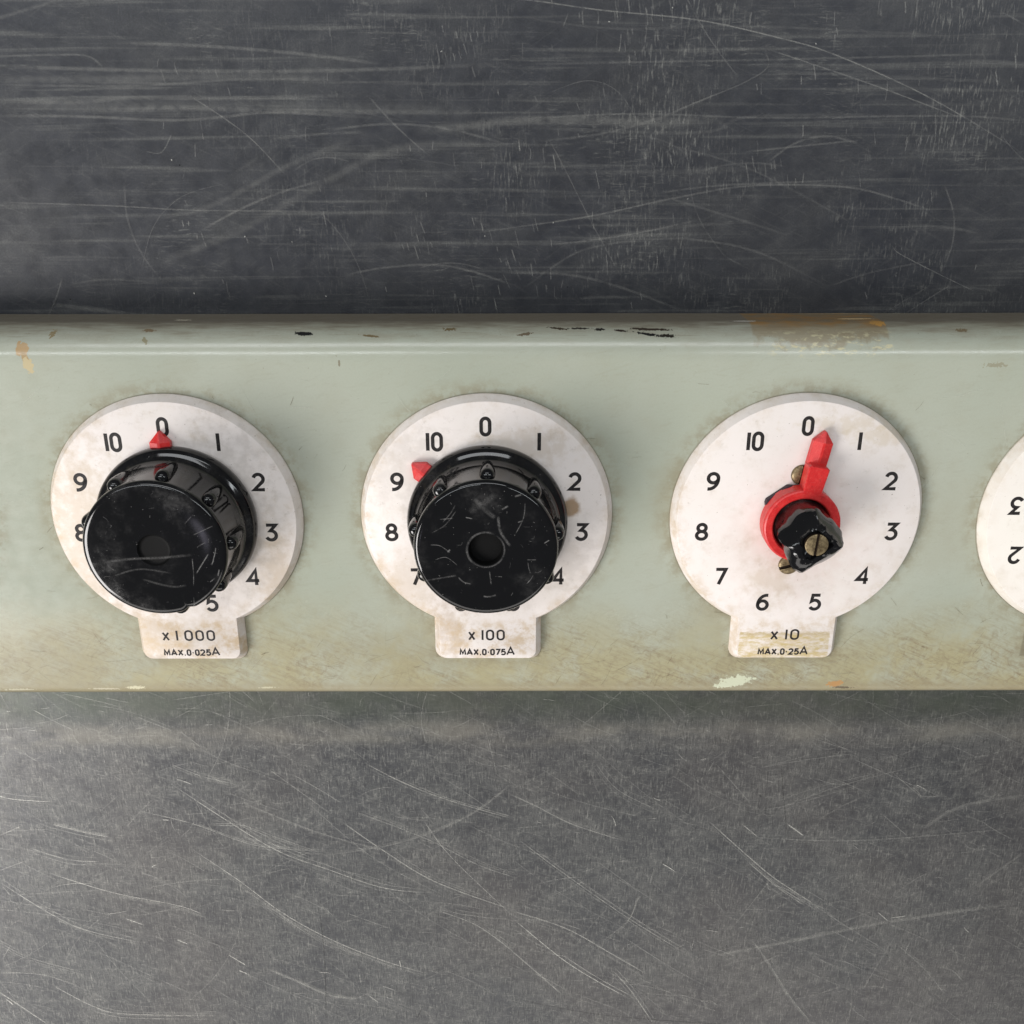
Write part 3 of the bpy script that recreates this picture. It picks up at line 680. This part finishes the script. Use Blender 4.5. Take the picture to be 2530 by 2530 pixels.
# ---- engraved lettering
def arc(cx, cy, rx, ry, a0, a1, n=14):
    return [(cx + rx * math.cos(rad(a0 + (a1 - a0) * i / n)), cy + ry * math.sin(rad(a0 + (a1 - a0) * i / n))) for i in range(n + 1)]
def G(ch):
    """glyph strokes on a centre-line box of height 1: list of (points, closed), width"""
    if ch == '0': w = .50; return [(arc(w/2, .72, w/2, .28, 0, 180) + arc(w/2, .28, w/2, .28, 180, 360), True)], w
    if ch == '1': return [([(0, -.04), (0, 1.04)], False)], 0.0
    if ch == '2': w = .62; return [([*arc(.30, .70, .29, .30, 165, -38, 14), (.02, .0), (w + .02, .0)], False)], w
    if ch == '3': w = .60; return [([(0.02, 1), (w - .02, 1), (.26, .62), *arc(.28, .31, .31, .31, 82, -155, 16)], False)], w
    if ch == '4': w = .68; return [([(.50, -.04), (.50, 1), (0, .27), (w, .27)], False)], w
    if ch == '5': w = .58; return [([(w, 1), (.12, 1), (.06, .56), *arc(.27, .32, .31, .32, 112, -150, 16)], False)], w
    if ch == '6': w = .60; return [([*arc(.54, .34, .54, .66, 82, 180, 10), *arc(.30, .30, .30, .30, 190, 535, 22)], False)], w
    if ch == '9': w = .60; return [([*arc(.06, .66, .54, .66, -98, 0, 10), *arc(.30, .70, .30, .30, 10, 355, 22)], False)], w
    if ch == '7': w = .60; return [([(0, 1), (w, 1), (.20, -.04)], False)], w
    if ch == '8': w = .60; return [(arc(.30, .76, .245, .24, 270, 630, 20)[:-1], True), (arc(.30, .26, .30, .26, 90, 450, 22)[:-1], True)], w
    if ch == 'x': w = .42; return [([(0, .0), (w, .82)], False), ([(w, .0), (0, .82)], False)], w
    if ch == 'M': w = .80; return [([(0, 0), (.06, 1), (.40, .22), (.74, 1), (.80, 0)], False)], w
    if ch == 'A': w = .80; return [([(0, 0), (.40, 1), (.80, 0)], False), ([(.16, .30), (.64, .30)], False)], w
    if ch == 'X': w = .62; return [([(0, 0), (w, 1)], False), ([(w, 0), (0, 1)], False)], w
    if ch == '.': return [([(0, 0), (.16, 0)], False)], .16
    if ch == '-': return [([(0, .48), (.20, .48)], False)], .20
    return [], .4
def stroke_mesh(items, name):
    """items: (char, x, y, height, width scale, stroke, slant)"""
    verts = []; faces = []; k = 0
    for ch, x, y, h, ws, st, sl in items:
        strokes, _ = G(ch)
        for pts, closed in strokes:
            k += 1; z = 0.012 + 0.002 * (k % 5)
            P = [(x + (px * ws + sl * py) * h, y + py * h) for px, py in pts]
            Q = [P[0]]
            for q in P[1:]:
                if math.hypot(q[0] - Q[-1][0], q[1] - Q[-1][1]) > 1e-4: Q.append(q)
            if closed and math.hypot(Q[0][0] - Q[-1][0], Q[0][1] - Q[-1][1]) < 1e-4: Q.pop()
            # uneven hand-filled engraving
            L, Rr = ribbon_rows(Q, st, closed); b = len(verts); n = len(Q)
            for a, c in zip(L, Rr): verts.append((a.x * MM, a.y * MM, z * MM)); verts.append((c.x * MM, c.y * MM, z * MM))
            for i in range(n if closed else n - 1):
                j = (i + 1) % n; faces.append((b + 2 * i, b + 2 * i + 1, b + 2 * j + 1, b + 2 * j))
    me = bpy.data.meshes.new(name); me.from_pydata(verts, [], faces); me.materials.append(M_ink)
    return me
H = 3.18; ST = 0.68; RN = 18.55
num_mesh = {}
def numeral(txt):
    if txt in num_mesh: return num_mesh[txt]
    if txt == '10':
        it = [('1', -1.15, -H/2, H, 1, ST, 0), ('0', -.20, -H/2, H, 1, ST, 0)]
    elif txt == '1': it = [('1', 0, -H/2, H, 1, ST, 0)]
    else:
        w = G(txt)[1]; it = [(txt, -w * H / 2, -H/2, H, 1, ST, 0)]
        if txt not in '0': it = [(c, x, -H * .485, H * .97, 1.03, ST, 0) for c, x, *_ in it]
    num_mesh[txt] = stroke_mesh(it, 'numeral'); return num_mesh[txt]
def text_items(txt, x0, x1, y, h, st, scale=1.0, gap=.30, big=()):
    """lay the string out between x0 and x1"""
    adv = []; tot = 0
    for i, c in enumerate(txt):
        w = G(c)[1] if c != ' ' else .30
        hh = big[i] if i in big else 1.0
        adv.append((c, tot, w * hh)); tot += w * hh + (gap if c != ' ' else 0)
    tot -= gap
    k = (x1 - x0) / (tot * h)
    out = []
    for i, (c, a, w) in enumerate(adv):
        if c == ' ': continue
        hh = big[i] if i in big else 1.0
        out.append((c, x0 + a * h * k, y, h * hh, k * 1.0 if c not in '.-' else 1.0, st, 0))
    return out
plate_me = make_plate_mesh()
def dial(cx, name_label, mat, mult, mx0, mx1, rating, rx0, rx1, rot=0.0, mst=0.30):
    pl = link('dial_plate', plate_me if not plate_me.materials else plate_me.copy(), box, mat, (cx, 0, ZP), name_label)
    pl.rotation_euler.z = rot
    for n in range(11):
        a = 2 * math.pi * n / 11
        x = RN * math.sin(a) + (0.35 if n == 10 else 0); y = RN * math.cos(a)
        link('numeral', numeral(str(n)), pl, None, (x, y, 0))
    if mult:
        link('caption', stroke_mesh(text_items(mult, mx0, mx1, -26.05, 2.05, mst, gap=.34), 'caption'), pl)
        link('caption', stroke_mesh(text_items(rating, rx0, rx1, -29.5, 1.18, 0.34, gap=.30, big={len(rating) - 1: 1.38}), 'caption'), pl)
    return pl

# ---- knobs
def knob_mesh(kind, seed):
    bm = bmesh.new()
    rec = [(2.95, 13.9), (2.85, 13.5), (2.75, 12.8), (0, 12.75)] if kind == 'hole' else [(2.9, 13.95), (2.8, 13.75), (2.6, 13.62), (2.3, 13.6), (0, 13.6)]
    prof = [(14.4, 0.25), (14.85, 0.35), (15.05, 0.8), (15.12, 1.6), (15.0, 2.3), (14.7, 2.85), (14.3, 3.15), (13.9, 3.35), (13.55, 3.65), (13.30, 4.1), (13.0, 4.8), (12.85, 6.0),
            (12.8, 9.0), (12.8, 12.5), (12.82, 12.95), (12.75, 13.45), (12.5, 13.82), (12.1, 14.0), (11.6, 14.05), (8.0, 14.10), (5.0, 14.08), (3.3, 14.07), (3.05, 14.06)] + rec
    def wob(r, a, z):
        if kind == 'dimple' and z > 12.0 and r > 12:      # a chip out of the lower right rim
            d = abs((a - rad(-68) + math.pi) % (2 * math.pi) - math.pi)
            if d < 0.09: return r - 0.45 * (1 - d / 0.09)
        return r
    nr_ = len(rec)
    lathe(bm, prof[:-nr_], 180, 0, False, wob=wob)
    lathe(bm, prof[-nr_ - 1:], 180, 1, False)
    for k in range(9):                                    # grip ribs
        a = math.pi / 2 - rad(40 * k + (1.5 if kind == 'hole' else 9.5)); rc = 12.75
        cx, cy = rc * math.cos(a), rc * math.sin(a)
        lathe(bm, [(0.35, 3.9), (0.62, 4.5), (0.92, 5.6), (1.18, 7.2), (1.36, 9.0), (1.42, 10.4), (1.36, 11.2), (1.15, 11.75), (0.75, 12.1), (0, 12.25)], 24, 0, cx=cx, cy=cy)
    me = bm_mesh(bm, 'knob', True, 50)
    return me
def pointer_arm(bm, ang, r0=10.0, r1=18.2, hw=1.9, zb=0.25, zs=1.3, zr=1.95, sh=2.1):
    """ridged red arm pointing along ang (clockwise from +y)"""
    d = Vector((math.sin(rad(ang)), math.cos(rad(ang)))); nrm = Vector((d.y, -d.x))
    def P(r, s, z): q = d * r + nrm * s; return bm.verts.new((q.x, q.y, z))
    secs = []
    for r, w in ((r0, hw), (r1 - sh, hw)):
        secs.append([P(r, -w, zb), P(r, -w, zs), P(r, -w * .12, zr), P(r, w * .12, zr), P(r, w, zs), P(r, w, zb)])
    # a few steps to the tip, the ridge running down to it
    secs.append([P(r1 - .12, -.16, zb), P(r1 - .12, -.16, zs * .8), P(r1 - .16, -.05, zs * .9 + .1), P(r1 - .16, .05, zs * .9 + .1), P(r1 - .12, .16, zs * .8), P(r1 - .12, .16, zb)])
    for A, B in zip(secs, secs[1:]):
        for i in range(6):
            j = (i + 1) % 6; bm.faces.new((A[i], A[j], B[j], B[i]))
    bm.faces.new(secs[0]); bm.faces.new(secs[-1][::-1])
def knob(cx, kind, mat, ptr_ang, seed, label, scr):
    k = link('knob', knob_mesh(kind, seed), box, [mat, M_matte], (cx, 0, ZP), label)
    k.scale = (1.008, 1.008, 1.055) if cx < -30 else (1.014, 1.014, 1.055)
    bm = bmesh.new(); pointer_arm(bm, ptr_ang, r1=17.95)
    me = bm_mesh(bm, 'pointer', True, 20)
    link('pointer', me, k, M_red, (-60.0 - cx if cx < -30 else -cx, 0, 0))
    if scr:
        r2 = Ribbons()
        for w, a, pts in scr: r2.add(pts, w, a, 14.13)
        rk = random.Random(seed)
        for _ in range(12):
            a = rk.uniform(0, 6.28); r = rk.uniform(4.5, 11.0); th = rk.gauss(0.9, .8); L = rk.uniform(.4, 1.5)
            x, y = r * math.cos(a), r * math.sin(a); dx, dy = math.cos(th) * L / 2, math.sin(th) * L / 2
            r2.add([(x - dx, y - dy), (x + rk.gauss(0, .15), y + rk.gauss(0, .15)), (x + dx, y + dy)], rk.uniform(.07, .16), rk.uniform(.2, .7), 14.13)
        s = link('scratches', r2.mesh('scratches', [M_scrk]), k); s['kind'] = 'stuff'
    return k

SCR_A = [(.22, .8, [(6.6, -1.4), (6.5, -4.5), (6.2, -7.0)]), (.30, .9, [(6.9, -4.6), (8.4, -2.4), (9.6, -.6)]), (.25, .9, [(9.9, -3.0), (10.8, -.4), (11.0, .6)]), (.25, .7, [(8.6, -8.6), (7.4, -9.6), (5.4, -11.0)]),
         (.2, .6, [(7.2, 2.9), (9.5, 4.0), (11.0, 4.7)]), (.2, .6, [(6.0, 5.0), (7.4, 6.5)]), (.7, .35, [(-9, -2.2), (-4, -1.6), (1, -1.4), (7, -.8)]), (.5, .25, [(-8, -5), (-3, -3.6), (3, -4.5)]),
         (.22, .6, [(7.6, .6), (9.4, 1.6)]), (.35, .8, [(10.8, -5.0), (11.2, -3.6)]), (.6, .25, [(-3, -5.5), (2, -7.0), (5, -6.8)]), (.25, .7, [(9.2, -6.2), (10.2, -5.4)]), (.25, .5, [(6.0, -9.0), (5.9, -11.2)])]
SCR_B = [(.55, .55, [(3.35 * math.cos(rad(t_)), 3.35 * math.sin(rad(t_))) for t_ in range(60, 250, 20)]), (.45, .4, [(3.3 * math.cos(rad(t_)), 3.3 * math.sin(rad(t_))) for t_ in range(-140, 70, 20)]), (.18, .75, [(-9.8, 1.0), (-8, .8), (-6.2, -.6)]), (.5, .9, [(-6.8, -.4), (-6.2, .1)]), (.16, .85, [(-9, -1.9), (-7, -1.4), (-5, -3.0)]), (.7, .5, [(2.2, 6.5), (2.6, 3.5), (4.4, .6)]), (1.2, .28, [(-2, 9.8), (0, 7.5), (1.8, 6)]), (1.6, .2, [(-3, 7), (0, 9), (2, 10.5)]),
         (.45, .4, [(-11.3, -6.0), (-8, -5.4), (-5.2, -4.9)]), (.22, .9, [(7.2, -6.6), (8.0, -5.6), (8.4, -4.8)]), (.2, .6, [(7.4, -2.2), (7.6, -3.6), (8.0, -4.6)]), (.2, .7, [(7.2, -1.9), (9.0, -1.9)]), (.3, .9, [(10.2, 1.2), (11.2, 1.9)]), (.3, .6, [(.6, -4.0), (.9, -6.8)]),
         (.45, .8, [(-.6, -9.0), (.6, -9.1), (1.8, -8.7)]), (.25, .6, [(5.2, 3.0), (6.6, 6.0), (6.9, 9.0)]), (.5, .7, [(2.8, 7.6), (4.0, 8.3)]), (.5, .6, [(5.0, 10.0), (6.4, 10.4)]), (.3, .4, [(-7.5, 5.2), (-6, 7.0), (-5.2, 8.5)]), (.2, .8, [(-8, 5.8), (-5.6, 6.0)]), (.3, .8, [(-3.5, 6.2), (-2.2, 5.9)]), (.25, .4, [(-9.5, 3.2), (-7, 4.8), (-5, 7.5)]), (.35, .8, [(5.6, 5.2), (6.4, 5.5)]), (.2, .6, [(2.0, -5.1), (2.9, -5.2)]), (.35, .5, [(-5, -5.2), (-4, -6.2), (-2.6, -6.6)])]
dial(-60, 'white dial plate marked x 1000, browned at its left edge', M_plate_a, 'x 1 000', -65.49 + 60.05, -55.2 + 60.05, 'MAX.0-025A', -65.6 + 60, -54.5 + 60, mst=.40)
dial(0, 'white dial plate marked x 100 with a brown spot', M_plate_b, 'x 100', -3.75, 3.25, 'MAX.0-075A', -5.6, 5.3, mst=.40)
dial(60, 'white dial plate marked x 10 with a yellow glue stain on its tab', M_plate_c, 'x 10', -2.8, 2.6, 'MAX.0-25A', -5.1, 4.8, mst=.40)
dial(120, 'cream dial plate mounted upside down at the right edge', M_plate_d, None, 0, 0, None, 0, 0, rot=math.pi)
knob(-59.0, 'dimple', M_knob_a, -1.5, 3, 'fluted black knob, dusty cap, its red pointer at 0', SCR_A)
knob(0.22, 'hole', M_knob_b, -50.0, 4, 'fluted black knob with a round hole in its cap, red pointer between 9 and 10', SCR_B)

# ---- third dial: bare pointer and broken knob stub
PX, PY = 59.75, 0.0
bm = bmesh.new()
lathe(bm, [(5.3, 0.5), (7.1, 0.5), (7.3, 0.8), (7.3, 3.5), (7.15, 3.85), (6.9, 4.0), (5.75, 4.0), (5.5, 3.8), (5.35, 3.3), (5.3, 0.5)], 120)
ang = 10.3
d = Vector((math.sin(rad(ang)), math.cos(rad(ang)))); nr = Vector((d.y, -d.x))
def blk(r0, r1, w0, w1, z0, z1, ch=.22):
    q = [d * r0 - nr * w0, d * r0 + nr * w0, d * (r1 - .35) + nr * w1, d * r1 + nr * (w1 - .4), d * r1 - nr * (w1 - .4), d * (r1 - .35) - nr * w1]
    prism(bm, [(v.x, v.y) for v in q], z0, z1, 0, ch, ch)
blk(6.6, 12.0, 1.75, 1.95, 0.9, 4.02)
pointer_arm(bm, ang, 11.5, 18.3, 1.85, 0.5, 1.75, 2.5, 2.1)
link('pointer', bm_mesh(bm, 'pointer', True, 22), box, M_red, (PX, PY, ZP), 'bare red ring pointer set between 0 and 1')
# dark washer corner under the ring
bm = bmesh.new()
prism(bm, [(-6.6, 3.6), (-6.4, 4.3), (-2.6, 7.1), (0.6, 7.0), (5, 3), (5, -4), (0, -6), (-5, -3.5)], 0.02, 1.3, 0, .2, .2)
link('backing_washer', bm_mesh(bm, 'backing_washer', True, 25), box, M_nut, (PX, PY, ZP))
# broken hub of the lost knob
bm = bmesh.new()
def wobs(r, a, z):
    k = min(max((z - 3.5) / 5.0, 0), 1)
    nz = noise.noise(Vector((math.cos(a) * 1.7, math.sin(a) * 1.7, z * 0.30 + 3)))
    facet = 0.10 * math.cos(5 * (a - 0.5)) + 0.05 * math.cos(8 * a + 1)
    rr = r * (1 + k * (0.10 * nz + facet * 0.75))
    da = abs((a - rad(-4) + math.pi) % (2 * math.pi) - math.pi)
    if da < .50: rr += k * 0.95 * (1 - da / .50) * (1 if z > 8 else .5)
    da = abs((a - rad(40) + math.pi) % (2 * math.pi) - math.pi)
    if da < .4: rr -= k * 0.8 * (1 - da / .4)
    da = abs((a - rad(-105) + math.pi) % (2 * math.pi) - math.pi)
    if da < .8: rr += k * 0.5 * (1 - da / .8)
    return rr
prs = [(5.25, 0.4), (5.25, 3.2), (5.15, 4.5), (5.1, 6.0), (5.25, 7.2), (5.45, 8.6), (5.6, 9.8), (5.5, 10.8), (5.1, 11.6), (4.4, 12.1), (3.5, 12.35), (2.9, 12.4), (2.6, 12.35), (2.45, 11.6), (0, 11.5)]
rings = lathe(bm, prs, 72, wob=wobs)
for v in bm.verts:
    if v.co.z > 5:
        nn = noise.noise(v.co * 0.55) * 0.5 + noise.noise(v.co * 1.6) * 0.16
        rr = math.hypot(v.co.x, v.co.y)
        if rr > 2.9: v.co += Vector((v.co.x / rr, v.co.y / rr, 0.9)) * nn * 0.75
for vec, dd, ti in ((Vector((.65, .6, .5)), 8.6, 0), (Vector((.9, -.3, .35)), 9.4, 0), (Vector((.45, -.65, .60)), 10.2, 0), (Vector((-.55, .45, .70)), 10.2, 0)):
    vec = vec.normalized()                                # broken facets
    for v in bm.verts:
        if math.hypot(v.co.x, v.co.y) > 2.8 and v.co.z > 4.5:
            s_ = v.co.dot(vec)
            if s_ > dd: v.co -= vec * (s_ - dd) * 0.9
stub = link('knob_stub', bm_mesh(bm, 'knob_stub', True, 24), box, M_stub, (PX, PY, ZP), 'broken black hub left where the third knob is missing')

def slot_screw_mesh(r, h, slot=0.28, depth=0.35, dome=0.12):
    bm = bmesh.new()
    for s in (-1, 1):                                    # two half discs either side of the slot
        a0 = math.asin(slot / r); n = 20; outl = []
        for i in range(n + 1):
            a = a0 + (math.pi - 2 * a0) * i / n
            outl.append((r * math.cos(a), s * r * math.sin(a)))
        lo = [bm.verts.new((x, y, h - depth)) for x, y in outl]
        mid = [bm.verts.new((x, y, h - .12 * min(1, h * 2))) for x, y in outl]
        up = [bm.verts.new((x * .90, y * .90 if abs(y) > slot * 1.2 else y, h)) for x, y in outl]
        for A, B in ((lo, mid), (mid, up)):
            for i in range(len(A)):
                j = (i + 1) % len(A); bm.faces.new((A[i], A[j], B[j], B[i]))
        bm.faces.new(up)
    lathe(bm, [(r * .985, 0), (r * .985, h - depth + .01), (0, h - depth + .01)], 40, 1)
    me = bm_mesh(bm, 'screw', True, 30); me.materials.append(M_brass); me.materials.append(M_slot)
    return me
def dome_screw_mesh(r, h, slot=.32):
    bm = bmesh.new()
    for s in (-1, 1):
        rows = []; n = 22
        for k in range(7):
            ph = rad(90 * k / 6); rr = r * math.cos(ph); z = .15 + (h - .15) * math.sin(ph)
            row = []
            for i in range(n + 1):
                a = math.pi * i / n
                x, y = rr * math.cos(a), rr * math.sin(a)
                y = max(y, slot)
                x = max(-r, min(r, x))
                row.append(bm.verts.new((x, s * y, z)))
            rows.append(row)
        wall = [bm.verts.new((v.co.x, s * slot, .2)) for v in rows[0]]
        base = [bm.verts.new((v.co.x, v.co.y, 0)) for v in rows[0]]
        for A, B in zip([base] + rows, rows):
            for i in range(n): 
                try: bm.faces.new((A[i], A[i + 1], B[i + 1], B[i]))
                except ValueError: pass
        # slot wall
        prof_ = [rows[k][0] for k in range(7)] + [rows[k][-1] for k in range(6, -1, -1)]
    bmesh.ops.remove_doubles(bm, verts=bm.verts, dist=1e-4)
    lathe(bm, [(r * .97, 0), (r * .97, .12), (r*.8, .25), (0, .35)], 40, 1)
    me = bm_mesh(bm, 'screw', True, 40); me.materials.append(M_brass); me.materials.append(M_slot)
    return me
hs = link('screw', slot_screw_mesh(2.1, 1.0), box, None, (PX + .25, PY - .15, ZP + 11.75), 'slotted brass screw in the end of the broken hub')
hs.rotation_euler.z = rad(86)
dm = dome_screw_mesh(2.0, 0.75)
for x, y, a in ((59.75, 9.0, 80), (59.1, -9.6, 20)):
    o = link('screw', dm, box, None, (x, y, ZP), None); o.rotation_euler.z = rad(a)
